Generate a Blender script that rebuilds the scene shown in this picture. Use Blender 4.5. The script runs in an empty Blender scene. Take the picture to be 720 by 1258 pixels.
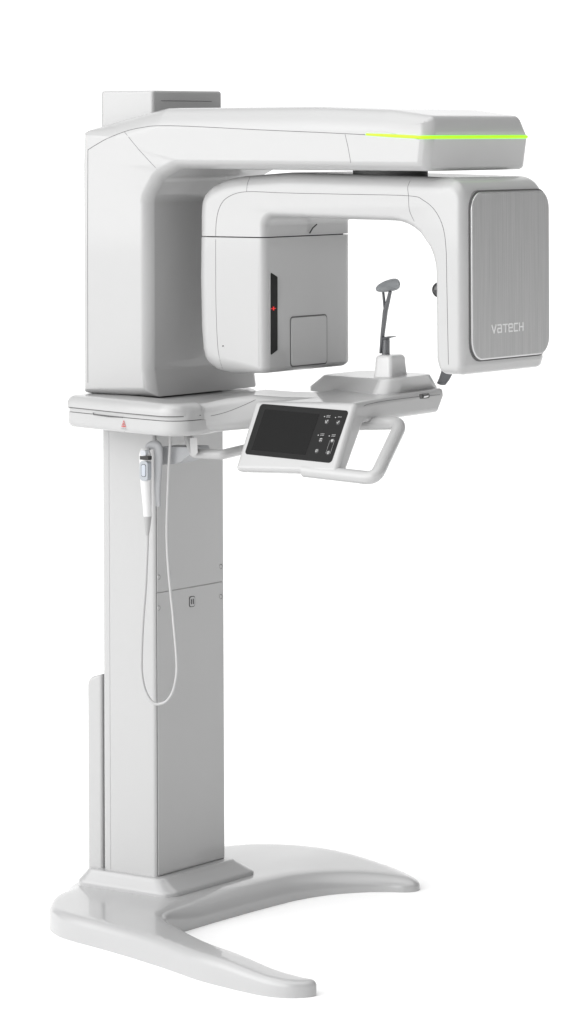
import bpy, bmesh, math
from mathutils import Vector, Matrix
from mathutils.bvhtree import BVHTree
from mathutils.geometry import tessellate_polygon, delaunay_2d_cdt
R_ = math.radians
scene = bpy.context.scene
col = scene.collection

# ------------------------------------------------------------------ camera
TH = R_(54); F = 4322.0; CX = 360.0; HZ = 165.0; ZC = 2.14; ROLL = .0042
rv = Vector((math.sin(TH), math.cos(TH), 0)); dv = Vector((-math.cos(TH), math.sin(TH), 0))
CAM = -dv * (F/450) + rv * .378; CAM.z = ZC
def at(px, py, ax, val):
    """a measured point of the photograph put on the plane X, Y or Z = val"""
    q, w = px - CX, py - HZ
    d = rv*(q - w*ROLL) + dv*F + Vector((0, 0, -(w + q*ROLL)))
    i = 'XYZ'.index(ax)
    return CAM + d * ((val - CAM[i]) / d[i])
cam = bpy.data.cameras.new('camera'); co = bpy.data.objects.new('camera', cam); col.objects.link(co)
cam.sensor_fit = 'HORIZONTAL'; cam.sensor_width = 36; cam.lens = F/720*36
cam.shift_y = -(629 - HZ)/720; cam.clip_start = .1; cam.clip_end = 500
rt = rv*math.cos(ROLL) - Vector((0, 0, 1))*math.sin(ROLL); rt.normalize()
up = Vector((0, 0, 1))*math.cos(ROLL) + rv*math.sin(ROLL)
m = Matrix((rt, up, -dv)).transposed().to_4x4(); m.translation = CAM
co.matrix_world = m; scene.camera = co

# ------------------------------------------------------------------ materials
def mat(name, c, rough=.4, metal=0, coat=0, spec=.5, coatr=.08, speck=0):
    mt = bpy.data.materials.new(name); mt.use_nodes = True; nt = mt.node_tree; b = nt.nodes['Principled BSDF']
    if not isinstance(c, tuple): c = (c, c, c)
    b.inputs['Base Color'].default_value = (*c, 1); b.inputs['Roughness'].default_value = rough
    b.inputs['Metallic'].default_value = metal; b.inputs['Coat Weight'].default_value = coat
    b.inputs['Coat Roughness'].default_value = coatr; b.inputs['Specular IOR Level'].default_value = spec
    # faint procedural unevenness of the moulded surface
    tc = nt.nodes.new('ShaderNodeTexCoord'); nz = nt.nodes.new('ShaderNodeTexNoise')
    nz.inputs['Scale'].default_value = 6; nz.inputs['Detail'].default_value = 3
    mr = nt.nodes.new('ShaderNodeMapRange'); mr.inputs['To Min'].default_value = rough*.85; mr.inputs['To Max'].default_value = min(1, rough*1.2)
    nt.links.new(tc.outputs['Object'], nz.inputs['Vector']); nt.links.new(nz.outputs['Fac'], mr.inputs['Value'])
    nt.links.new(mr.outputs['Result'], b.inputs['Roughness'])
    return mt
WA = .415
M_W = mat('white_gloss_plastic', (WA, WA, WA), .38, coat=.55, coatr=.05)
M_B = mat('base_enamel', (.405, .405, .407), .34, coat=.6, coatr=.03)
M_G = mat('grey_plastic', .33, .45)
M_BG = mat('blue_grey_plastic', (.27, .285, .31), .4)
M_K = mat('black_gloss', .012, .12, coat=.5)
M_PANEL = mat('touch_panel_black', .010, .3, spec=.16)
M_SCREEN = mat('screen_glass', .005, .2, spec=.14)
M_SEAM = mat('seam_shadow_gap', .14, .8, spec=.1)
M_DK = mat('dark_rubber', .03, .6)
M_HP = mat('handpiece_white', (.62, .62, .62), .3, coat=.4)
M_CORD = mat('cord_grey', .42, .5)
M_CH = mat('chrome', .55, .15, metal=1)
M_RIM = mat('satin_rim', .62, .3, metal=1)
M_TINE = mat('smoked_plastic', (.11, .113, .12), .35, coat=.3)
M_PAD = mat('smoked_pad', (.24, .25, .26), .3, coat=.5)
M_RED = mat('red_print', (.6, .03, .03), .5)
M_PRINT = mat('grey_print', .35, .5)
M_PRINTD = mat('dark_print', .06, .5)
M_LOGO = mat('logo_silver', .70, .5)
def emis(name, c, s):
    mt = bpy.data.materials.new(name); mt.use_nodes = True; b = mt.node_tree.nodes['Principled BSDF']
    b.inputs['Base Color'].default_value = (*c, 1); b.inputs['Emission Color'].default_value = (*c, 1)
    b.inputs['Emission Strength'].default_value = s; return mt
M_LED = emis('green_led', (.27, 1.0, .006), 1.15)
M_LASER = emis('red_laser', (.75, .02, .02), .45)
def brushed():
    mt = bpy.data.materials.new('brushed_steel'); mt.use_nodes = True; nt = mt.node_tree; b = nt.nodes['Principled BSDF']
    b.inputs['Metallic'].default_value = .9
    tc = nt.nodes.new('ShaderNodeTexCoord'); mp = nt.nodes.new('ShaderNodeMapping'); mp.inputs['Scale'].default_value = (30, 420, 3.5)
    nz = nt.nodes.new('ShaderNodeTexNoise'); nz.inputs['Scale'].default_value = 1; nz.inputs['Detail'].default_value = 6; nz.inputs['Roughness'].default_value = .75
    cr = nt.nodes.new('ShaderNodeValToRGB'); cr.color_ramp.elements[0].position = .3; cr.color_ramp.elements[1].position = .72
    cr.color_ramp.elements[0].color = (.36, .36, .36, 1); cr.color_ramp.elements[1].color = (.52, .52, .52, 1)
    mr = nt.nodes.new('ShaderNodeMapRange'); mr.inputs['To Min'].default_value = .3; mr.inputs['To Max'].default_value = .5
    bp = nt.nodes.new('ShaderNodeBump'); bp.inputs['Strength'].default_value = .12; bp.inputs['Distance'].default_value = .001
    L = nt.links.new
    L(tc.outputs['Object'], mp.inputs['Vector']); L(mp.outputs['Vector'], nz.inputs['Vector']); L(nz.outputs['Fac'], cr.inputs['Fac'])
    L(cr.outputs['Color'], b.inputs['Base Color']); L(nz.outputs['Fac'], mr.inputs['Value']); L(mr.outputs['Result'], b.inputs['Roughness'])
    L(nz.outputs['Fac'], bp.inputs['Height']); L(bp.outputs['Normal'], b.inputs['Normal'])
    return mt
M_STEEL = brushed()

# ------------------------------------------------------------------ mesh helpers
def build(name, bm, m, parent=None, label=None, sharp=38, wn=True):
    bmesh.ops.remove_doubles(bm, verts=bm.verts, dist=2e-6)
    bmesh.ops.dissolve_degenerate(bm, edges=bm.edges, dist=1e-6)
    bmesh.ops.recalc_face_normals(bm, faces=bm.faces)
    for f in bm.faces: f.smooth = True
    for e in bm.edges:
        if len(e.link_faces) == 2 and e.calc_face_angle(0) > R_(sharp): e.smooth = False
    me = bpy.data.meshes.new(name); bm.to_mesh(me); bm.free(); me.materials.append(m)
    o = bpy.data.objects.new(name, me); col.objects.link(o); o.parent = parent
    if label: o['label'] = label
    if wn:
        w = o.modifiers.new('wn', 'WEIGHTED_NORMAL'); w.keep_sharp = True; w.weight = 100
    return o
def skin(bm, secs, caps=True, closed=True):
    vs = [[bm.verts.new(p) for p in s] for s in secs]
    n = len(vs[0])
    for a, b in zip(vs, vs[1:]):
        for i in range(n if closed else n-1):
            j = (i+1) % n
            bm.faces.new((a[i], a[j], b[j], b[i]))
    if caps:
        for row in (vs[0], vs[-1]): cap(bm, row)
    return vs
def cap(bm, row):          # close a (possibly concave) rim with a proper triangulation
    if len(row) <= 4: bm.faces.new(row); return
    r = [v for i, v in enumerate(row) if (v.co-row[i-1].co).length > 1e-6]
    for t in tessellate_polygon([[v.co for v in r]]):
        if len(set(t)) == 3:
            try: bm.faces.new([r[i] for i in t])
            except ValueError: pass
def fillet(pts, seg=7):
    """pts: (u, v) or (u, v, radius)"""
    out = []; n = len(pts)
    for i, p in enumerate(pts):
        r = p[2] if len(p) > 2 else 0
        P = Vector(p[:2])
        if r <= 0: out.append(P); continue
        A = Vector(pts[i-1][:2]) - P; B = Vector(pts[(i+1) % n][:2]) - P
        la, lb = A.length, B.length; A.normalize(); B.normalize()
        ang = A.angle(B); t = min(r/math.tan(ang/2), la*.48, lb*.48); rr = t*math.tan(ang/2)
        if math.pi - ang < .02: out.append(P); continue
        c = P + (A+B).normalized()*(rr/math.sin(ang/2))
        s = P + A*t - c; e = P + B*t - c
        tot = s.angle_signed(e)
        for k in range(seg+1):
            a = -tot*k/seg
            out.append(c + Vector((s.x*math.cos(a)-s.y*math.sin(a), s.x*math.sin(a)+s.y*math.cos(a))))
    return out
def ccw(p):
    a = sum(p[i-1].x*p[i].y - p[i].x*p[i-1].y for i in range(len(p)))
    return p if a > 0 else list(reversed(p))
def inset(p, d, w=None):
    out = []; n = len(p)
    if d == 0: return [v.copy() for v in p]
    for i in range(n):
        e1 = (p[i]-p[i-1]).normalized(); e2 = (p[(i+1) % n]-p[i]).normalized()
        n1 = Vector((-e1.y, e1.x)); n2 = Vector((-e2.y, e2.x)); mm = n1+n2
        mm = mm/max(.35, mm.length_squared)*2 if mm.length > 1e-6 else n1
        out.append(p[i] + mm*(d*(w(p[i]) if w else 1)))
    for _ in range(6):      # where the inset outruns a tight curve its edges flip: pull each such run to one point
        bad = [(out[(i+1) % n]-out[i]).dot(p[(i+1) % n]-p[i]) < -1e-9 for i in range(n)]
        if not any(bad) or all(bad): break
        s0 = next(i for i in range(n) if not bad[i]); k = 0
        while k < n:
            i = (s0+k) % n
            if not bad[i]: k += 1; continue
            a = i; c = 0
            while bad[(a+c) % n]: c += 1
            A, B = out[a-1], out[a]; C, D = out[(a+c) % n], out[(a+c+1) % n]
            u, v = B-A, D-C; den = u.x*v.y-u.y*v.x
            X = (B+C)/2
            if abs(den) > 1e-12:
                t = ((C.x-A.x)*v.y-(C.y-A.y)*v.x)/den; Y = A+u*t
                if (Y-X).length < 3*(B-C).length+.004: X = Y
            for q in range(c+1): out[(a+q) % n] = X.copy()
            k += c
    return out
def prism(pts, mapf, t0, t1, b0=0, b1=None, w=None, seg=6, bm=None, w1=None):
    """outline pushed along t with rounded rims; w(point) scales the rim's inset"""
    bm = bm or bmesh.new(); b1 = b0 if b1 is None else b1
    p = ccw([Vector(q[:2]) for q in pts])
    secs = []
    if b0 > 0: secs += [(t0 + b0*(1-math.cos(a)), b0*(1-math.sin(a)), 0) for a in [math.pi/2*k/seg for k in range(seg+1)]]
    else: secs.append((t0, 0, 0))
    if b1 > 0: secs += [(t1 - b1*(1-math.sin(a)), b1*(1-math.cos(a)), 1) for a in [math.pi/2*k/seg for k in range(seg+1)]]
    else: secs.append((t1, 0, 1))
    rows = []
    for t, d, side in secs:
        q = inset(p, d, (w1 if side and w1 else w)) if d > 0 else p
        rows.append([mapf(v, t) for v in q])
    skin(bm, rows)
    return bm
XZ = lambda v, t: Vector((v.x, t, v.y))      # outline in XZ, pushed along Y
XY = lambda v, t: Vector((v.x, v.y, t))      # outline in XY, pushed along Z
YZ = lambda v, t: Vector((t, v.x, v.y))      # outline in YZ, pushed along X
def rect(u0, v0, u1, v1, r=0, seg=7): return fillet([(u0, v0, r), (u1, v0, r), (u1, v1, r), (u0, v1, r)], seg)
def smooth_path(pts, n=8, closed=False):
    P = [Vector(p) for p in pts]; N = len(P); out = []
    for i in range(N if closed else N-1):
        if closed: a, b, c, d = P[i-1], P[i], P[(i+1) % N], P[(i+2) % N]
        else: a, b, c, d = P[max(i-1, 0)], P[i], P[i+1], P[min(i+2, N-1)]
        for k in range(n):
            t = k/n
            out.append(.5*((2*b)+(c-a)*t+(2*a-5*b+4*c-d)*t*t+(3*b-a-3*c+d)*t*t*t))
    if not closed: out.append(P[-1])
    return out
def tube(bm, pts, r, seg=12, sy=1.0, caps=True, upv=Vector((0, 0, 1))):
    """r: radius or list; sy flattens the section"""
    P = [Vector(p) for p in pts]; rows = []; nrm = None
    for i, p in enumerate(P):
        t = (P[min(i+1, len(P)-1)] - P[max(i-1, 0)]).normalized()
        if nrm is None:
            nrm = upv.cross(t)
            if nrm.length < .05: nrm = Vector((1, 0, 0)).cross(t)
        nrm = (nrm - t*nrm.dot(t)).normalized(); bn = t.cross(nrm)
        rr = r[i] if isinstance(r, (list, tuple)) else r
        rows.append([p + nrm*rr*math.cos(2*math.pi*k/seg) + bn*rr*sy*math.sin(2*math.pi*k/seg) for k in range(seg)])
    skin(bm, rows, caps); return bm
def seam(name, pts, parent, r=.0010, m=None, n=0):
    bm = bmesh.new(); tube(bm, smooth_path(pts, n) if n else pts, r, 6)
    return build(name, bm, m or M_SEAM, parent, wn=False)
def empty(name, loc, label, cat, parent=None):
    o = bpy.data.objects.new(name, None); col.objects.link(o); o.location = loc
    o['label'] = label; o['category'] = cat; o.empty_display_size = .1; return o
_bvh = {}
def surf(px, py, o):       # where a measured point falls on a part's real surface
    if o.name not in _bvh: _bvh[o.name] = BVHTree.FromPolygons([v.co for v in o.data.vertices], [p.vertices for p in o.data.polygons])
    d = (at(px, py, 'Y', 1)-CAM).normalized(); h = _bvh[o.name].ray_cast(CAM, d)
    return h[0]
def seam_on(o, pts, r=.0007, n=5, m=None):
    q = [tuple(v) for v in smooth_path([(a, b, 0) for a, b in pts], n)]
    P = [surf(a, b, o) for a, b, _ in q]; P = [p for p in P if p is not None]
    if len(P) < 2: print('MISS', o.name, pts[:2]); return
    return seam('seam', P, o, r, m)

# ------------------------------------------------------------------ setting
bm = bmesh.new()
n = 64; bm.faces.new([bm.verts.new((60*math.cos(2*math.pi*k/n), 60*math.sin(2*math.pi*k/n), 0)) for k in range(n)])
floor_m = mat('white_studio_floor', .96, .9, spec=0)
fl = build('floor', bm, floor_m, wn=False); fl['kind'] = 'structure'

# ------------------------------------------------------------------ the machine
T = empty('xray_machine', (0, 0, 0), 'tall white dental x-ray machine with green light strip standing on a curved foot', 'x-ray machine')

# ---- foot: plan outline in metres, height rolls over towards the rim
import numpy as np
plan = [(-.33, .02), (-.287, -.05), (-.238, -.150), (-.175, -.250), (-.110, -.305), (-.033, -.338), (.102, -.368), (.236, -.402), (.38, -.445), (.52, -.493), (.648, -.518), (.745, -.528),
        (.805, -.515), (.842, -.486), (.855, -.456), (.843, -.440), (.80, -.445), (.72, -.446), (.60, -.418), (.50, -.385), (.40, -.338), (.29, -.275), (.205, -.222), (.163, -.160), (.156, -.02), (.160, .177), (.168, .319),
        (.180, .417), (.214, .517), (.273, .597), (.328, .640), (.366, .660), (.386, .690), (.372, .727), (.325, .758), (.25, .787), (.125, .808), (0, .815), (-.11, .800), (-.20, .755), (-.265, .69), (-.33, .55), (-.36, .38), (-.36, .2)]
foot = ccw(smooth_path([(x, y, 0) for x, y in plan], 7, closed=True)); foot = [v.xy for v in foot]
FP = np.array([tuple(v) for v in foot]); n = len(foot)
def rim_dist(Q):
    A = FP; Bn = np.roll(FP, -1, 0); AB = Bn-A; L2 = (AB**2).sum(1)
    d = Q[:, None, :]-A[None]; t = np.clip((d*AB[None]).sum(2)/L2[None], 0, 1)
    dist = np.sqrt(((d-AB[None]*t[..., None])**2).sum(2)).min(1)
    x, y = Q[:, :1], Q[:, 1:]
    cond = (A[None, :, 1] > y) != (Bn[None, :, 1] > y)
    with np.errstate(divide='ignore', invalid='ignore'): xi_ = (Bn[None, :, 0]-A[None, :, 0])*(y-A[None, :, 1])/(Bn[None, :, 1]-A[None, :, 1])+A[None, :, 0]
    ins = (cond & (x < xi_)).sum(1) % 2 == 1
    return np.where(ins, dist, -dist)
def sst(a, b, x): x = max(0, min(1, (x-a)/(b-a))); return x*x*(3-2*x)
def foot_z(x, y, d):
    near = 1-sst(-.2, .0, y)
    R = .068 - .050*near
    H = .068*(1 - near*.42*sst(.55, .88, x) - (1-near)*.45*sst(.0, .42, x)*sst(.3, .6, y))
    E0 = H*.62*near + H*.30*(1-near)
    t = min(1, d/R)
    return E0 + (H-E0)*math.sqrt(max(0, 1-(1-t)**2.0))
ds = [.0012, .003, .006, .010, .016, .024, .034, .047, .062]
pts = [tuple(v) for v in foot]; nn_ = [tuple(v) for v in inset(foot, .0001)]
cand = []
for dd in ds:
    step = 1 if dd < .02 else 2
    q = []
    for i in range(0, n, step):
        e = (foot[(i+1) % n]-foot[i-1]).normalized(); q.append((foot[i].x-e.y*dd, foot[i].y+e.x*dd))
    Q = np.array(q); dist = rim_dist(Q); pts += [tuple(v) for v, k in zip(q, dist) if k > dd*.97]
Q = np.array([(-.45+.02*i, -.65+.02*j) for i in range(70) for j in range(78)]); dist = rim_dist(Q)
pts += [tuple(v) for v, k in zip(Q, dist) if k > .066]
vv, _, ff, ov, _, _ = delaunay_2d_cdt([Vector(p) for p in pts], [(i, (i+1) % n) for i in range(n)], [], 1, 1e-6)
D = rim_dist(np.array([tuple(v) for v in vv]))
bm = bmesh.new(); bv = []; rimv = {}
for p_, o_, d_ in zip(vv, ov, D):
    k = [i for i in o_ if i < n]
    v = bm.verts.new((p_.x, p_.y, foot_z(p_.x, p_.y, 0 if k else abs(d_))))
    bv.append(v)
    for i in k: rimv[i] = v
for f in ff:
    try: bm.faces.new([bv[i] for i in f])
    except ValueError: pass
rim = [rimv[i] for i in range(n)]
low = [bm.verts.new((v.co.x, v.co.y, 0)) for v in rim]
for i in range(n): bm.faces.new((rim[i], rim[(i+1) % n], low[(i+1) % n], low[i]))
cap(bm, low)
base = build('foot', bm, M_B, T, sharp=70, wn=False)

# ---- plinth
bm = bmesh.new()
def rr(x0, y0, x1, y1, r, z): return [Vector((p.x, p.y, z)) for p in ccw(rect(x0, y0, x1, y1, r, 6))]
rowsp = [rr(-.276, -.034, .068, .378, .045, .060)]
lv = [(0, .074), (.0015, .078), (.005, .0815), (.012, .086)]
lv += [(.012+.026*t, .086+.019*t) for t in (.25, .5, .75, 1)] + [(.041, .1085), (.045, .1112), (.050, .1125)]
for g_, z_v in lv:
    t = g_/.05
    rowsp.append(rr(-.276+.036*t, -.034+.020*t, .068-.052*t, .378-.050*t, .045-.018*t, z_v))
rowsp.append(rr(-.2, .02, -.02, .29, .02, .1128))
skin(bm, rowsp)
build('plinth', bm, M_B, T, sharp=60)

# ---- column
cl = build('column', prism(fillet([(-.196, 0, .020), (-.006, 0, .010), (-.006, .312, .006), (-.196, .312, .018)]), XY, .10, 2.262, .0, .008), M_W, T)
seamz = at(190, 728.5, 'X', -.006).z
for z0, z1 in ((.1145, seamz-.0015), (seamz+.0015, 1.36)):
    pn = build('access_panel', prism(rect(.009, z0, .3075, z1, .002, 2), YZ, -.0075, -.0035, 0, .001), M_W, cl)
    if z0 < .2:
        bm = prism(rect(.150, .9, .176, .93, .007, 5), YZ, -.004, -.0025)
        c0 = at(236, 739, 'X', -.003)
        for v in bm.verts: v.co.y += c0.y-.163; v.co.z += c0.z-.915
        lock = build('keyhole_plate', bm, M_PRINTD, cl)
        bm = prism(rect(c0.y-.011, c0.z-.013, c0.y+.011, c0.z+.013, .006, 5), YZ, -.0035, -.0018)
        build('keyhole_cover', bm, M_W, cl)
        bm = bmesh.new()
        for dy in (-.0045, .0045): tube(bm, [c0+Vector((.002, dy-.001, .007)), c0+Vector((.002, dy, -.007))], .0014, 6)
        build('keyhole_mark', bm, M_PRINTD, cl)
for px, py in ((194.8, 709), (271, 696), (194.8, 747), (271, 733)):
    c = at(px, py, 'X', -.003); bm = bmesh.new()
    prism([Vector((c.y+.0055*math.cos(a), c.z+.0055*math.sin(a))) for a in [2*math.pi*k/20 for k in range(20)]], YZ, -.004, -.0015, 0, .0008, bm=bm)
    build('screw', bm, M_W, cl)
    bm = bmesh.new(); tube(bm, [Vector((-.0022, c.y+.0062*math.cos(a), c.z+.0062*math.sin(a))) for a in [R_(-100+20*k) for k in range(11)]], .0007, 6)
    build('screw_recess', bm, M_SEAM, cl, wn=False)
seam('seam', [(-.0062, .008, .115), (-.0062, .008, 1.36)], cl, .0009)
seam('seam', [(-.165, -.0003, .115), (-.165, -.0003, 1.36)], cl, .0006, M_W)
# cap of the telescoping column
seam_on(cl, [(187, 123.5), (273, 124.5)], .0009)
# ---- rear cover
build('rear_cover', prism(fillet([(-.249, .105), (-.1985, .105), (-.1985, .650, .0), (-.249, .636, .03)]), XZ, .003, .29, .008), M_W, T)

# ---- carriage and overhead arm: one smooth L
Y1, Y2 = -.076, .425
L_ = [(-.203, 1.43), (-.203, 2.06), (-.200, 2.155, .01), (-.089, 2.181, .05), (.069, 2.2125, .06), (.56, 2.2125, .3), (.80, 2.2035, .2), (.937, 2.186, .02),
      (.949, 2.131), (.935, 2.044, .012), (.129, 2.048, .045), (.070, 2.022, .05), (.034, 1.968, .045), (.034, 1.50, .06), (.046, 1.43)]
L_ = fillet(L_, 8)
def wL(p):
    if p.x > .90: return .55 + .9*max(0, (p.y-2.15)/.06) if p.y > 2.1 else .45
    if p.x < -.19: return .35
    if p.y > 2.14: return min(1.0, .35+.65*(p.x+.19)/.06)
    return .48
def wL2(p): return wL(p)
arm = bmesh.new()
p = ccw([Vector(q) for q in L_]); rows = []
def RS(a): return .66*math.sin(a) + .34*a/(math.pi/2)
def RC(a): return 1 - RS(math.pi/2-a)      # 1-cos, mixed with a flat chamfer
B = .058
for s in range(9):
    a = math.pi/2*s/8
    rows.append([Vector((q.x, Y1 + B*(.6 if v.y < 2.14 else .9)*(1-RS(math.pi/2-a)), q.y)) for q, v in zip(inset(p, B*(1-RS(a))*.95, wL), p)])
for s in range(9):
    a = math.pi/2*s/8
    rows.append([Vector((q.x, Y2 - B*(.6 if v.y < 2.14 else .9)*(1-RS(a)), q.y)) for q, v in zip(inset(p, B*(1-RS(math.pi/2-a))*.95, wL), p)])
skin(arm, rows)
A_ = build('overhead_arm', arm, M_W, T, sharp=50)
# seams of the arm's shells and its light strip
e = .0002
seam_on(A_, [(108, 184), (130, 171), (155, 161), (175, 156.5), (193, 154.5), (230, 155), (310, 159), (400, 163), (450, 165.5)], .0008)
seam_on(A_, [(153, 162), (170, 183), (193, 208)], .0006)
seam_on(A_, [(424, 165), (428, 183), (431, 200)], .0006)
seam_on(A_, [(108, 184), (107.6, 300), (108, 470)], .0007)
lp = [at(x, y, 'Y', Y1) for x, y in ((450, 165), (480, 166.6), (510, 168.2))]
xe = .949; ze = 2.131
for k in range(9):
    a = math.pi/2*k/8; ins = B*(1-RS(a))*.95*.5
    lp.append(Vector((xe-ins-.0005, Y1+B*.6*(1-RS(math.pi/2-a))+.0005, ze)))
lp += [Vector((xe+.0003, y, ze)) for y in (0, .1, .2, .3, .37)]
for k in range(1, 5):
    a = math.pi/2*k/8; lp.append(Vector((xe-B*(1-RS(math.pi/2-a))*.48, Y2-B*.6*(1-RS(a)), ze)))
bm = bmesh.new(); tube(bm, lp, [.0018]+[.0026]*(len(lp)-1), 8, sy=1.55)
build('light_strip', bm, M_LED, A_, wn=False)

# ---- neck the rotating arm hangs from
bm = bmesh.new()
prism([Vector((.66+.10*math.cos(a), .175+.10*math.sin(a))) for a in [2*math.pi*k/48 for k in range(48)]], XY, 1.98, 2.07, 0, bm=bm)
build('rotation_neck', bm, M_G, T)

# ---- rotating arm
G1, G2 = -.020, .405
outer = [at(x, y, 'Y', .02) for x, y in ((250.6, 262), (251.8, 247), (256, 236.5), (266, 227), (284, 219.5), (301, 216.4), (327, 214.2))]
outer = [(p.x, p.z) for p in outer]
zs = 1.8655
xi = .385; xo = .9265; xr = 1.014
U = [(outer[0][0]-.0005, zs+.0015)] + outer + [(.45, 2.039, .2), (xr, 2.026, .062), (xr, 1.545, .02), (xr-.008, 1.5215, .012), (xo+.012, 1.5215, .03), (xo, 1.56, .03), (xo, 1.912, .135), (xi, 1.921, .060), (xi, zs+.0015)]
U = fillet([tuple(q) for q in U], 9)
def wU(p):
    if p.x > xo-.005 and p.y < 1.60: return .42
    if p.x > xr-.062: return .42+.58*min(1, (xr-p.x)/.062)
    if xi-.01 < p.x < xo+.03 and p.y < 1.925: return .36
    return 1.0
def rim_body(pts, y1, y2, b, w, b2=None, w2=None, seg=9, joint=None):
    """body with rounded rims; the joint face at height z = joint stays flat"""
    bm = bmesh.new(); p = ccw([Vector(q[:2]) for q in pts]); rows = []; b2 = b2 or b; w2 = w2 or w
    def row(s, y, bb, ww, d):
        q = inset(p, d, ww)
        for i, v in enumerate(p):
            if joint and abs(v.y-joint) < .0025: q[i].y = v.y
        return [Vector((u.x, y(ww(v)), u.y)) for u, v in zip(q, p)]
    for s in range(seg+1):
        a = math.pi/2*s/seg; rows.append(row(s, lambda k: y1 + b*(.35+.65*k)*(1-math.cos(a)), b, w, b*(1-math.sin(a))))
    for s in range(seg+1):
        a = math.pi/2*s/seg; rows.append(row(s, lambda k: y2 - b2*(.35+.65*k)*(1-math.sin(a)), b2, w2, b2*(1-math.cos(a))))
    skin(bm, rows); return bm
def wF(p):
    if xi-.01 < p.x < xo+.03 and p.y < 1.925: return .5 + .45*max(0, min(1, (xi+.07-p.x)/.06))
    return 1.0
Gm = rim_body(U, G1, G2, .045, wU, .053, wF, joint=zs)
G_ = build('rotating_arm', Gm, M_W, T, sharp=50)
# ---- tube head under the arm's left end
def z_(y, x=300, Y=.02): return at(x, y, 'Y', Y).z
lo = [at(x, y, 'Y', .02) for x, y in ((249.8, 340), (251, 400), (253, 428), (256, 440), (262, 449), (273, 455.5), (288, 458.5))]
TH_ = [(outer[0][0]-.0005, zs-.0015)] + [(p.x, p.z) for p in lo] + [(xi-.01, 1.503, .02), (xi, 1.513, .012), (xi, zs-.0015)]
TH_ = fillet([tuple(q) for q in TH_], 6)
def wT(p):
    if p.x > xi-.03: return .42
    return 1.0
def wT2(p):
    return .95 if p.x > xi-.03 and p.y > 1.56 else 1.0
hm = rim_body(TH_, G1, G2, .045, wT, .053, wT2, joint=zs)
H_ = build('tube_head', hm, M_W, T, sharp=50)
# dark joint plate seen in the gap between the two shells
build('joint_gap', prism(rect(.162, .002, xi-.006, .375, .03), XY, zs-.004, zs+.004), M_DK, H_)
seam_on(H_, [(274, 455), (268, 430), (265.5, 380), (265, 330), (265, 294)], .0006)
seam_on(G_, [(265, 290), (266, 270), (271, 252), (282, 241), (303, 235.5), (350, 237), (420, 238.5), (502, 240.5), (520, 246), (534, 258), (544, 278), (548, 305), (549, 350), (550, 400), (551, 448)], .0007)
seam_on(G_, [(303, 235.5), (304, 226), (307, 218)], .0006)
seam_on(G_, [(502, 240.5), (501, 230), (504, 222)], .0006)
seam_on(G_, [(502, 240.5), (503, 258), (509, 272)], .0006)
bm = bmesh.new(); bmesh.ops.create_icosphere(bm, subdivisions=2, radius=.0022, matrix=Matrix.Translation(surf(274, 425, H_)))
build('screw_cover', bm, M_PRINTD, H_, wn=False)
# laser window let into the corner of the tube head
def onx(pts, x): return [(p.y, p.z) for p in (at(a, b, 'X', x) for a, b in pts)]
wp = onx([(332.5, 334.5), (340.8, 340), (340.8, 430), (332.5, 436.5)], xi)
bm = prism(fillet([(q[0], q[1], .003) for q in wp], 3), YZ, xi-.02, xi+.0012, 0, .0008)
W_ = build('laser_window', bm, M_PANEL, H_)
c = at(336, 379, 'X', xi+.002)
bm = bmesh.new()
bmesh.ops.create_cube(bm, size=1, matrix=Matrix.Translation(c) @ Matrix.Diagonal((.001, .022, .0018, 1)))
bmesh.ops.create_cube(bm, size=1, matrix=Matrix.Translation(c+Vector((.0003, 0, 0))) @ Matrix.Diagonal((.001, .0045, .010, 1)))
build('laser_line', bm, M_LASER, W_, wn=False)
cp = onx([(358, 391), (399, 388.5), (400, 445), (358, 450)], xi)
(a0, c0), (a1, c1) = cp[0], cp[2]
build('collimator_recess', prism(rect(a0-.0068, c1-.0048, a1+.0068, c0+.0048, .012), YZ, xi-.004, xi+.0009), M_SEAM, H_)
build('collimator_plate', prism(rect(a0-.0035, c1-.0015, a1+.0035, c0+.0015, .010), YZ, xi-.004, xi+.0028, 0, .0015), M_W, H_)
bm = bmesh.new(); tube(bm, [at(379, 286.5, 'X', xi+.0)+Vector((.004, 0, 0)), at(382, 281, 'X', xi)+Vector((.006, 0, .002)), at(385, 277, 'X', xi)+Vector((.012, 0, .004))], .0018, 6)
build('release_slot', bm, M_DK, G_, wn=False)
# ---- brushed steel plate on the sensor head, its silver rim and the maker's name
ps = onx([(576.5, 236), (576.5, 443.5)], xr) ; pe = onx([(671.5, 300)], xr)
py0, pz1 = ps[0]; pz0 = ps[1][1]; py1 = pe[0][0]+.001
def prect(g, r): return fillet([(py0+g, pz0+g, r), (py1-g, pz0+g, r), (py1-g, pz1-g-.0, r), (py0+g, pz1-g, r)], 9)
build('panel_gap', prism(prect(-.004, .05), YZ, xr-.01, xr+.0015), M_SEAM, G_)
P_ = build('steel_plate', prism(prect(0, .048), YZ, xr-.005, xr+.008, 0, .002), M_RIM, G_)
build('brushed_face', prism(prect(.0035, .045), YZ, xr+.002, xr+.0086, 0, .0006), M_STEEL, P_)
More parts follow.
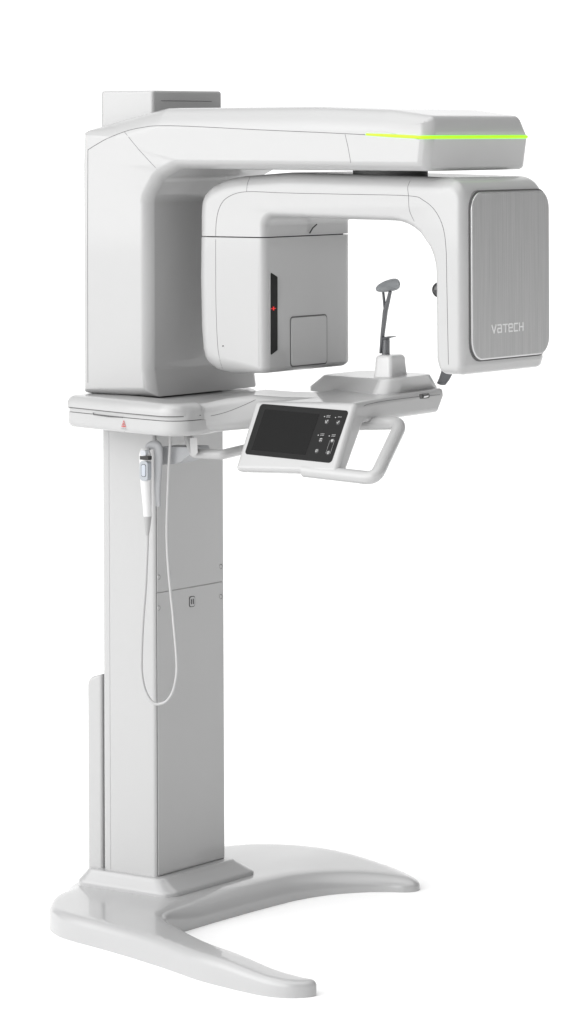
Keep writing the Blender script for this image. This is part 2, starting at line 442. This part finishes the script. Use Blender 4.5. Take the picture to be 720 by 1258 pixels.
# lettering  v a T e c H
lw = .0036
A0 = at(604.5, 407, 'X', xr+.009); A1 = at(643, 398, 'X', xr+.009)
Lh = .0190; bz = A0.z-.004
G = {'v': [[(0, 1), (.42, 0), (.84, 1)]], 'a': [[(.05, 1), (.68, 1), (.78, .9), (.78, 0), (.1, 0), (0, .1), (0, .42), (.1, .52), (.78, .52)]],
     'T': [[(0, 1), (.9, 1)], [(.45, 1), (.45, 0)]], 'e': [[(.78, 0), (.1, 0), (0, .1), (0, .9), (.1, 1), (.68, 1), (.78, .9), (.78, .5), (0, .5)]],
     'c': [[(.75, 0), (.1, 0), (0, .1), (0, .9), (.1, 1), (.75, 1)]], 'H': [[(0, 0), (0, 1)], [(.78, 0), (.78, 1)], [(0, .5), (.78, .5)]]}
adv = {'v': 1.08, 'a': 1.08, 'T': 1.08, 'e': 1.06, 'c': 1.04, 'H': .8}
totw = sum(adv.values()); sc = (A1.y-A0.y)/totw
bm = bmesh.new(); u = 0
def stroke(bm, pts, w, x0, X1, k0):
    P = [Vector(p) for p in pts]
    for j, (a, b) in enumerate(zip(P, P[1:])):
        x1 = X1 + .0003*((k0+j) % 3)
        t = (b-a).normalized(); nn = Vector((-t.y, t.x))*w/2; a2 = a - t*w*.5; b2 = b + t*w*.5
        q = [a2+nn, b2+nn, b2-nn, a2-nn]
        lo_ = [bm.verts.new((x0, v.x, v.y)) for v in q]; hi = [bm.verts.new((x1, v.x, v.y)) for v in q]
        bm.faces.new(hi); bm.faces.new(list(reversed(lo_)))
        for i in range(4): bm.faces.new((lo_[i], lo_[(i+1) % 4], hi[(i+1) % 4], hi[i]))
k = 0
for ch in 'vaTecH':
    for k, s_ in enumerate(G[ch]):
        stroke(bm, [(A0.y + (u+x*.92)*sc, bz + y*Lh) for x, y in s_], lw, xr+.008, xr+.0095, k)
    u += adv[ch]
build('name_lettering', bm, M_LOGO, P_, wn=False)
# small dark knob behind the sensor head's inner edge
kc = at(536, 356, 'Y', .04); kc = Vector((xo-.021, kc.y, kc.z))
bm = bmesh.new(); bmesh.ops.create_uvsphere(bm, u_segments=24, v_segments=14, radius=1, matrix=Matrix.Translation(kc) @ Matrix.Diagonal((.022, .016, .021, 1)))
bmesh.ops.create_cone(bm, segments=20, radius1=.012, radius2=.014, depth=.024, cap_ends=True, matrix=Matrix.Translation(kc+Vector((.020, 0, 0))) @ Matrix.Rotation(R_(90), 4, 'Y'))
build('positioning_knob', bm, M_K, G_)

# ---- deck: lower shell, upper shell, lid
def dk(pts, z, r=.05): return [tuple(at(x, y, 'Z', z).xy)+(q,) for x, y, q in pts]
D_ = [(-.212, -.128, .03), (.075, -.212, .3), (.262, -.252, .07), (.276, -.11, .12), (.20, .14, .2), (.035, .43, .05), (-.10, .46, .05), (-.215, .43, .05)]
Df = fillet(D_, 9)
zsm = 1.385
def rimz(pts, z0, z1, b0, b1, seg=8):
    return prism(pts, XY, z0, z1, b0, b1, seg=seg)
dlow = rimz(Df, 1.343, zsm-.0012, .016, .0)
DL = build('deck', dlow, M_W, T, sharp=60)
q = inset(ccw([Vector(v[:2]) for v in Df]), .002)
rows = []
for s in range(9):
    a = math.pi/2*s/8
    rows.append([Vector((v.x, v.y, zsm+.0005 + .022 + .018*math.sin(a))) for v in inset(q, .030*(1-math.cos(a)))])
rows = [[Vector((v.x, v.y, zsm+.0005)) for v in q]] + rows
bm = bmesh.new(); skin(bm, rows); build('deck_cover', bm, M_W, DL, sharp=60)
bm = rimz(inset(q, .003), zsm-.003, zsm+.002, 0, 0); build('seam', bm, M_SEAM, DL, wn=False)
Lp = fillet([(-.214, -.126, .03), (.075, -.212, .3), (.249, -.2505, .05), (.272, -.135, .022), (-.21, .03, .01)], 9)
Lp = inset(ccw(Lp), -.003)
rows = [[Vector((v.x, v.y, zsm+.013)) for v in Lp]]
for s in range(9):
    a = math.pi/2*s/8; rows.append([Vector((v.x, v.y, zsm+.022+.023*math.sin(a))) for v in inset(Lp, .026*(1-math.cos(a)))])
bm = bmesh.new(); skin(bm, rows); lid = build('storage_lid', bm, M_W, DL, sharp=60)
bm = rimz(inset(Lp, .0015), zsm+.0105, zsm+.0135, 0, 0); build('seam', bm, M_SEAM, lid, wn=False)
# finger grip under the lid, warning mark
def on_deck(px, py):       # point on the deck's near side
    p0 = Vector((-.212, -.128, 0)); p1 = Vector((.262, -.252, 0)); nn = Vector((p1.y-p0.y, p0.x-p1.x, 0)).normalized()
    a = at(px, py, 'Z', 1.3); d = a-CAM; t = (p0-CAM).dot(nn)/d.dot(nn); return CAM + d*t
du = (Vector((.262, -.252, 0))-Vector((-.212, -.128, 0))).normalized(); dn = Vector((du.y, -du.x, 0))
off = dn*.0095
bm = bmesh.new(); tube(bm, [on_deck(116, 507)+dn*.004, on_deck(117, 509)+dn*.006, on_deck(136, 511.5)+dn*.008, on_deck(154, 512.5)+dn*.009], .0014, 6)
build('lid_grip', bm, M_SEAM, lid, wn=False)
bm = bmesh.new(); c = on_deck(155.5, 521.5)+off
tri = [c+du*(.011*math.cos(a))+Vector((0, 0, .011*math.sin(a))) for a in (R_(90), R_(210), R_(330))]
for a, b in zip(tri, tri[1:]+tri[:1]): tube(bm, [a, b], .0006, 6)
tube(bm, [c+Vector((0, 0, .004)), c+Vector((0, 0, -.002))], .0009, 6)
tube(bm, [c+du*.004+Vector((0, 0, -.004)), c-du*.004+Vector((0, 0, -.004))], .0007, 6)
build('warning_mark', bm, M_RED, DL, wn=False)
bm = bmesh.new(); c2 = c+Vector((0, 0, -.0105))
for k in range(7): tube(bm, [c2+du*(-.012+.0036*k)+Vector((0, 0, -.001)), c2+du*(-.0098+.0036*k)+Vector((0, 0, .001 if k % 2 else -.001))], .0007, 6)
tube(bm, [c2+du*.0015+Vector((0, 0, -.007)), c2+du*.0015+Vector((0, 0, -.0085))], .0012, 6)
build('warning_print', bm, M_PRINT, DL, wn=False)

# ---- chin-rest unit: body, bezel panel, plate, block, handles
XS = .70
def ox(pts, x=XS): return [(lambda p: (p.y, p.z)+((q[2],) if len(q) > 2 else ()))(at(q[0], q[1], 'X', x)) for q in pts]
body = ox([(437, 495, .016), (546, 476.5, .008), (546.5, 487, .01), (539, 506.5, .012), (447, 519.5, .02), (425, 577, .012), (418, 584, .012), (410, 581, .012)])
side_n = ox([(437, 495)])[0]
K = Matrix.Translation(Vector((XS, side_n[0], side_n[1]))) @ Matrix.Rotation(R_(-1.8), 4, 'Y') @ Matrix.Translation(-Vector((XS, side_n[0], side_n[1])))
XW = .328
bm = prism(fillet(body, 7), YZ, XS-XW, XS, .014, .014, seg=8)
bmesh.ops.transform(bm, matrix=K, verts=bm.verts)
C_ = build('control_unit', bm, M_W, T, sharp=60)

# side seam and slider on the body's right side
seam_on(C_, [(447, 499), (453, 496.5), (475, 492.2), (515, 487.2), (544, 484.5)], .0007)
c = at(521.5, 486.6, 'X', XS)
build('slider_recess', prism(rect(c.y-.024, c.z-.0065, c.y+.024, c.z+.0065, .006), YZ, XS-.004, XS+.0008), M_SEAM, C_)
bm = bmesh.new(); tube(bm, [c+Vector((.0005, -.011, 0)), c+Vector((.0005, .011, .001))], .0055, 14)
build('slider', bm, M_CH, C_)
# bezel plane
def ray(px, py, P0, nn):
    a = at(px, py, 'Z', 0); d = a-CAM; t = (P0-CAM).dot(nn)/d.dot(nn); return CAM + d*t
P0 = K @ Vector((XS, *ox([(437, 495)])[0])); P1 = K @ Vector((XS, *ox([(410, 581)])[0]))
ex = (K.to_3x3() @ Vector((1, 0, 0))).normalized(); ey = (P0-P1).normalized(); nb = ex.cross(ey).normalized()
if nb.dot(CAM-P0) < 0: nb = -nb
def bez(px, py):
    q = ray(px, py, P0, nb)-P0; return Vector((q.dot(ex), q.dot(ey)))
BM = lambda v, t: P0 + ex*v.x + ey*v.y + nb*t
def plate(pts, r, t0, t1, b=0): return prism(fillet([(*bez(a, c_), r) for a, c_ in pts], 6), BM, t0, t1, 0, b, seg=3)
TP = build('touch_panel', plate([(320.5, 496), (428.8, 504.6), (407, 569), (300.5, 557.8)], .010, -.004, .0012, .0008), M_PANEL, C_)
build('screen', plate([(326, 503), (393, 509), (375.3, 559), (309.2, 552.8)], .001, -.001, .0016), M_SCREEN, TP)
def stro(bm, pts, w, t=.0021):
    P = [Vector(p) for p in pts]
    for a, b in zip(P, P[1:]):
        d = (b-a).normalized(); nn = Vector((-d.y, d.x))*w/2
        vs = [bm.verts.new(BM(v, tt)) for tt in (t-.0006, t) for v in (a+nn, b+nn, b-nn, a-nn)]
        bm.faces.new(vs[4:]); bm.faces.new(vs[3::-1])
        for i in range(4): bm.faces.new((vs[i], vs[(i+1) % 4], vs[4+(i+1) % 4], vs[4+i]))
icons = [((402, 518.3), [[(-3, 3), (-3, 0), (0, -1), (0, -3), (-3, -3)], [(0, 0), (3, 3)], [(1, 3), (3, 3)]]),
         ((415.8, 519.2), [[(-2.5, -.5), (-1, -2.5), (3, 3)]]),
         ((394.6, 540.8), [[(-3, 1.5), (-1.5, 3), (1.5, 3), (3, 1.5)], [(-2, -.5), (2, -.5)], [(-3, -2.5), (-1, -2.5)], [(1, -2.5), (3, -2.5)]]),
         ((408.7, 541.7), [[(-2, 2), (2, 2), (2.4, -1), (0, -2.2), (-2.4, -1), (-2, 2)], [(-1.6, 0), (1.6, 0)]]),
         ((389.6, 554.2), [[(-3, 1), (0, 2.5), (3, 1)], [(-2.5, -1), (2.5, -1)], [(-1, -3), (-1, 0)]]),
         ((403.8, 556.3), [[(2.4, 1.6), (0, 2.8), (-2.4, 1), (-2.4, -1), (0, -2.6), (2.4, -1), (2.4, .2), (.8, .2)]])]
M_WP = mat('white_print', (.5, .5, .5), .5)
for (px, py), strokes in icons:
    c = bez(px, py)
    bt = build('button', prism([c+Vector((.0066*math.cos(a), .0066*math.sin(a))) for a in [2*math.pi*k/24 for k in range(24)]], BM, 0, .0018, 0, .0005, seg=2), M_K, TP)
    bm = bmesh.new()
    for st in strokes: stro(bm, [c+Vector(q)*.00125 for q in st], .0013, .0026)
    build('button_print', bm, M_WP, TP, wn=False)
for (px, py), (tx, ty), rows_ in (((399.2, 512.1), (404, 512), 2), ((412.7, 513.3), (417.8, 513.6), 1), ((391.5, 535), (396.5, 534.4), 2), ((405, 536), (410.3, 535.5), 2)):
    bm = bmesh.new(); c = bez(px, py); stro(bm, [c+Vector((-.0012, 0)), c+Vector((.0012, 0))], .0024); build('indicator', bm, M_WP, TP, wn=False)
    bm = bmesh.new(); c = bez(tx, ty)
    for r_ in range(rows_):
        for q in range(4): stro(bm, [c+Vector((-.006+.0031*q, .0022-.0040*r_)), c+Vector((-.0038+.0031*q, .0022-.0040*r_+(.0004 if q % 2 else 0)))], .0016)
    build('caption', bm, M_PRINT, TP, wn=False)
bm = bmesh.new()
a, b = bez(408.7, 541.7), bez(403.8, 556.3); d = (a-b).normalized(); nn = Vector((-d.y, d.x))*.0072
stro(bm, [a+nn+d*.001, b+nn-d*.003], .0005); stro(bm, [a-nn+d*.001, b-nn-d*.003], .0005)
build('button_outline', bm, M_PRINT, TP, wn=False)

# chin plate on the body's top
tp = ox([(546, 476.5)])[0]; ty_ = (Vector((0, tp[0], tp[1]))-Vector((0, *ox([(437, 495)])[0]))).normalized()
nt_ = ex.cross(ty_).normalized(); nt_ = nt_ if nt_.z > 0 else -nt_
def topq(pts, h):
    Q = [ray(a, b, P0+nt_*h, nt_) for a, b in pts]; Q.append(Q[0]+Q[2]-Q[1]); return Q
def rquad(Q, r):
    o = Q[0]; nn = (Q[1]-Q[0]).cross(Q[3]-Q[0]).normalized(); a = (Q[1]-Q[0]).normalized(); b = nn.cross(a)
    return [o + a*v.x + b*v.y for v in ccw(fillet([((q-o).dot(a), (q-o).dot(b), r) for q in Q], 7))]
lo_ = topq([(377, 474.5), (472, 486), (541, 475.5)], 0)
hi_ = topq([(390, 461.0), (477, 466.2), (536, 459.8)], .040)
mid = [a.lerp(b, .12) for a, b in zip(lo_, hi_)]
r1 = rquad(lo_, .05); r2 = rquad(hi_, .045)
cen = sum(hi_, Vector())/4
bm = bmesh.new()
skin(bm, [[v-nt_*.012 for v in r1], r1] + [[a.lerp(b, t) for a, b in zip(r1, r2)] for t in (.15, .85, .97)] + [[b.lerp(cen, .012)+nt_*.0005 for b in r2], [b.lerp(cen, .03)+nt_*.001 for b in r2]])
CR = build('chin_plate', bm, M_G if 0 else M_W, T, sharp=50)
bc = ray(480, 463, P0+nt_*.041, nt_)            # near lower corner of the block
def blk(g, z, r=.012): return [bc + Vector((v.x, v.y, z)) for v in ccw(fillet([(-.060+g, 0+g, r), (0-g, 0+g, r), (0-g, .086-g, r), (-.060+g, .086-g, r)], 6))]
bm = bmesh.new()
skin(bm, [blk(-.001, -.01), blk(0, .002), blk(.002, .02)] + [blk(.0035+.010*(1-math.cos(a)), .045+.012*math.sin(a)) for a in [math.pi/2*k/6 for k in range(7)]])
BL = build('bite_block_holder', bm, M_HP, CR, sharp=60)
bt = bc + Vector((-.03, .043, .055)); yb = bt.y
def by(pts, dy=0): return [at(a, b, 'Y', yb+dy) for a, b in pts]
bm = bmesh.new(); tube(bm, by([(474, 440), (474.5, 420), (475, 414)]), [.013, .0115, .010], 14, sy=.8)
SH = build('chin_support_shaft', bm, M_TINE, CR)
bm = bmesh.new(); tube(bm, by([(467.5, 434), (470, 412), (473.5, 382), (476.5, 371), (479.5, 358)], -.004), [.0045, .0075, .009, .0075, .0062], 12, sy=.7)
build('stem', bm, M_TINE, SH)
bm = bmesh.new(); tube(bm, by([(473.5, 384), (472, 370), (470.5, 356)], .004), [.006, .0048, .0045], 12, sy=.7)
build('stem', bm, M_TINE, SH)
bm = bmesh.new(); tube(bm, by([(472, 416), (478, 414.2), (483, 413.6), (487, 412.8)], -.012), [.008, .0048, .0028, .0015], 10, sy=.6)
build('bite_hook', bm, M_TINE, SH)
# curved pad
bm = bmesh.new(); pc = at(479.3, 350.5, 'Y', yb); rows = []
A_1 = Vector((1, -.1, .20)).normalized(); A_2 = Vector((-.12, 0, 1)).normalized(); A_3 = A_1.cross(A_2).normalized()
def padrow(t, g):
    o = []
    for k in range(40):
        a = 2*math.pi*k/40; x = math.copysign(abs(math.cos(a))**.8, math.cos(a))*(.0425-g); y = math.copysign(abs(math.sin(a))**.85, math.sin(a))*(.0165-g)*(1+.12*x/.045)
        o.append(pc + A_1*x + A_2*(y-1.6*x*x) + A_3*(t + 7*x*x*.8))
    return o
skin(bm, [padrow(-.0045, .004), padrow(-.003, .001), padrow(0, 0), padrow(.003, .001), padrow(.0045, .004)])
build('head_pad', bm, M_PAD, SH)
# dark curved temple strip rising behind the unit to the sensor head
bm = bmesh.new(); yt = at(541, 470, 'X', XS-.02).y
strip = [at(a, b, 'X', XS-.01) for a, b in ((542.5, 471), (545.5, 466), (549, 458), (551, 450))]
tube(bm, strip, [.015, .017, .019, .020], 12, sy=.45, upv=Vector((0, 1, .3)))
build('temple_support', bm, M_DK if 0 else M_TINE, T)

# grips
def grip(pts, r, par, name='grip_handle', sy=1.0, rr=.03):
    P = [Vector(p) for p in pts]; out = [P[0]]
    for a, b, c in zip(P, P[1:], P[2:]):
        u = (a-b).normalized(); v = (c-b).normalized(); s0 = b+u*rr; s1 = b+v*rr
        for k in range(9):
            t = k/8; out.append(s0*(1-t)**2 + b*2*t*(1-t) + s1*t*t)
    out.append(P[-1]); bm = bmesh.new(); tube(bm, out, r, 18, sy=sy); return build(name, bm, M_W, par)
ya = P0.y+.085; yc = P1.y+.02
grip([at(430, 521, 'Y', ya), at(493.5, 519.5, 'Y', ya), at(461, 588, 'Y', yc), at(374, 578, 'Y', yc)], .0175, T, rr=.032)
grip([at(232, 538, 'Y', -.04), at(239, 557, 'Y', -.10), at(273, 558.5, 'Y', -.08), at(330, 545, 'Y', .12)], .0135, T, rr=.012)
# arm that carries the unit from the deck
bm = bmesh.new(); rows = []
for x, y, z0, z1 in ((.20, -.20, 1.347, 1.418), (.245, -.19, 1.345, 1.4235), (.272, -.135, 1.346, 1.427), (.305, -.088, 1.350, 1.437), (.36, -.045, 1.356, 1.446), (.43, 0, 1.362, 1.440), (.50, .05, 1.365, 1.438)):
    wv = Vector((-.45, .89, 0)); o_ = Vector((x, y, 0))
    rows.append([o_ + wv*q.x + Vector((0, 0, q.y)) for q in ccw(fillet([(0, z0, .03), (.24, z0, .02), (.24, z1, .02), (0, z1, .028)], 7))])
skin(bm, rows)
UA = build('unit_arm', bm, M_W, T, sharp=60)
seam_on(UA, [(259, 511), (270, 508.5), (283, 504.5), (300, 497.5), (314, 491)], .0007)
bm = bmesh.new(); skin(bm, [[at(a, b, 'Y', y) for a, b in ((233, 538), (242, 538), (243, 556), (240, 560), (236, 559), (234, 553))] for y in (-.125, -.10)])
build('grip_bracket', bm, M_W, T, wn=False)

# ------------------------------------------------------------------ holder (part of the machine) and the hand-held switch hanging in it
YH = -.115
M_HOLD = mat('cradle_grey', (.34, .345, .355), .42)
bm = bmesh.new()
bx = [at(a, b, 'Y', -.07) for a, b in ((196, 549), (234, 549.5), (236, 556), (222, 567), (214, 570), (196, 571))]
skin(bm, [[p + Vector((0, d, 0)) for p in bx] for d in (0, .08)])
HO = build('holder_bracket', bm, M_HOLD, T, wn=False)
bm = bmesh.new()
cr_ = smooth_path([at(a, b, 'Y', YH+.02) for a, b in ((180, 553), (183, 548.5), (188, 546.5), (193.5, 548), (195, 556), (194.5, 575), (193.5, 600), (194.5, 622))], 6)
tube(bm, cr_, [.0055+.0035*min(1, i/18) - .004*max(0, (i-28)/14) for i in range(len(cr_))], 14, sy=1.5)
build('holder_cradle', bm, M_HOLD, HO)
HS = empty('exposure_switch', at(180, 610, 'Y', YH), 'slim white hand switch hanging on its grey cord beside the column', 'hand switch')
def hp(pts): return [at(a, b, 'Y', YH) for a, b in pts]
def sub(name, bm, m, par, root=HS, **k):
    for v in bm.verts: v.co -= root.location
    return build(name, bm, m, par, **k)
bm = bmesh.new()
pts = hp([(177.5, 550.5), (177.8, 553), (178.2, 558), (178.6, 566), (178.9, 578), (179.3, 592), (180, 606), (180.8, 620), (181.3, 634.5)])
tube(bm, smooth_path(pts, 4), [ (.0085+.0078*min(1, i/8)) if i < 8 else .0163-.0052*max(0, (i-16)/16) for i in range(33)], 20, sy=1.0)
HB = sub('switch_body', bm, M_HP, HS)
bm = bmesh.new(); tube(bm, hp([(181.3, 634.2), (181.3, 645), (181, 657.5)]), [.0112, .0085, .0048], 18); sub('strain_relief', bm, M_BG if 0 else M_PRINT, HS)
HM = lambda v, t: Vector((v.x, YH - t, v.y))
def hpx(a, b): p = at(a, b, 'Y', YH-.016); return (p.x, p.z)
def hplate(n_, x0, y0, x1, y1, r, t0, t1, m_, par):
    u0, v1 = hpx(x0, y0); u1, v0 = hpx(x1, y1)
    return sub(n_, prism(rect(u0, v0, u1, v1, r, 6), HM, t0, t1, 0, .001, seg=2), m_, par)
kp = hplate('key_plate', 171.5, 566, 181.5, 591, .010, .0, .0166, mat('pale_blue_grey', (.35, .37, .395), .35), HB)
hplate('key_outline', 173.5, 570, 179.8, 586, .0055, .0, .0171, M_PRINTD, HB)
hplate('key', 174.1, 570.7, 179.2, 585.3, .005, .0, .0180, mat('key_grey', (.42, .45, .5), .3), HB)
hplate('end_window', 171.8, 560, 182, 565.3, .001, .0, .0168, M_DK, HB)
hplate('end_cap', 172.5, 553, 179, 560, .004, .0, .0168, mat('cap_grey', (.48, .5, .53), .3), HB)
cord = hp([(181, 656), (181, 670), (179.8, 700), (178.5, 725), (175.5, 765), (173.8, 805), (174, 826), (177, 844), (182.5, 857), (190, 864.5), (198, 864.5), (206, 860), (213, 848), (217, 828), (217, 808), (214.5, 777), (211.5, 745), (208.5, 715), (205.8, 680), (205, 650), (206, 610), (207.5, 571), (208.8, 550), (209.5, 530)])
for i, p in enumerate(cord):      # the returning half runs up closer to the column
    t = max(0, min(1, (i-8)/8)); px_, py_ = [(181, 656), (181, 670), (179.8, 700), (178.5, 725), (175.5, 765), (173.8, 805), (174, 826), (177, 844), (182.5, 857), (190, 864.5), (198, 864.5), (206, 860), (213, 848), (217, 828), (217, 808), (214.5, 777), (211.5, 745), (208.5, 715), (205.8, 680), (205, 650), (206, 610), (207.5, 571), (208.8, 550), (209.5, 530)][i]
    cord[i] = at(px_, py_, 'Y', YH + .03*t)
bm = bmesh.new(); tube(bm, smooth_path(cord, 8), .0040, 12); sub('cord', bm, M_CORD, HS)

# ------------------------------------------------------------------ light: a white studio built as an environment
w = bpy.data.worlds.new('World'); scene.world = w; w.use_nodes = True; nt = w.node_tree; nt.nodes.clear()
N = nt.nodes.new; L = nt.links.new
out = N('ShaderNodeOutputWorld'); bg = N('ShaderNodeBackground'); L(bg.outputs[0], out.inputs[0])
tc = N('ShaderNodeTexCoord')
AMB = .17
LOBES = [  # direction, cos where it starts, cos where full, strength
    (dv + Vector((0, 0, .0)), .72, .90, 1.10),                 # white backdrop behind the machine
    (-rv*.80 - dv*.58 + Vector((0, 0, .08)), .45, .95, 3.5),   # big softbox at the left
    (Vector((0, 0, 1)), .62, .96, 1.95),                        # overhead softbox
]
acc = None
for d_, c0, c1, s_ in LOBES:
    d_ = d_.normalized()
    dt = N('ShaderNodeVectorMath'); dt.operation = 'DOT_PRODUCT'; dt.inputs[1].default_value = d_; L(tc.outputs['Generated'], dt.inputs[0])
    mr = N('ShaderNodeMapRange'); mr.interpolation_type = 'SMOOTHSTEP'
    mr.inputs['From Min'].default_value = c0; mr.inputs['From Max'].default_value = c1; mr.inputs['To Max'].default_value = s_
    L(dt.outputs['Value'], mr.inputs['Value'])
    ad = N('ShaderNodeMath'); ad.operation = 'ADD'; L(mr.outputs['Result'], ad.inputs[0])
    if acc is None: ad.inputs[1].default_value = AMB
    else: L(acc.outputs[0], ad.inputs[1])
    acc = ad
L(acc.outputs[0], bg.inputs['Strength']); bg.inputs['Color'].default_value = (1, 1, 1, 1)
scene.view_settings.view_transform = 'Standard'; scene.view_settings.look = 'None'
scene.view_settings.exposure = 0; scene.view_settings.gamma = 1
scene.render.engine = 'CYCLES'; scene.cycles.max_bounces = 8; scene.cycles.diffuse_bounces = 5
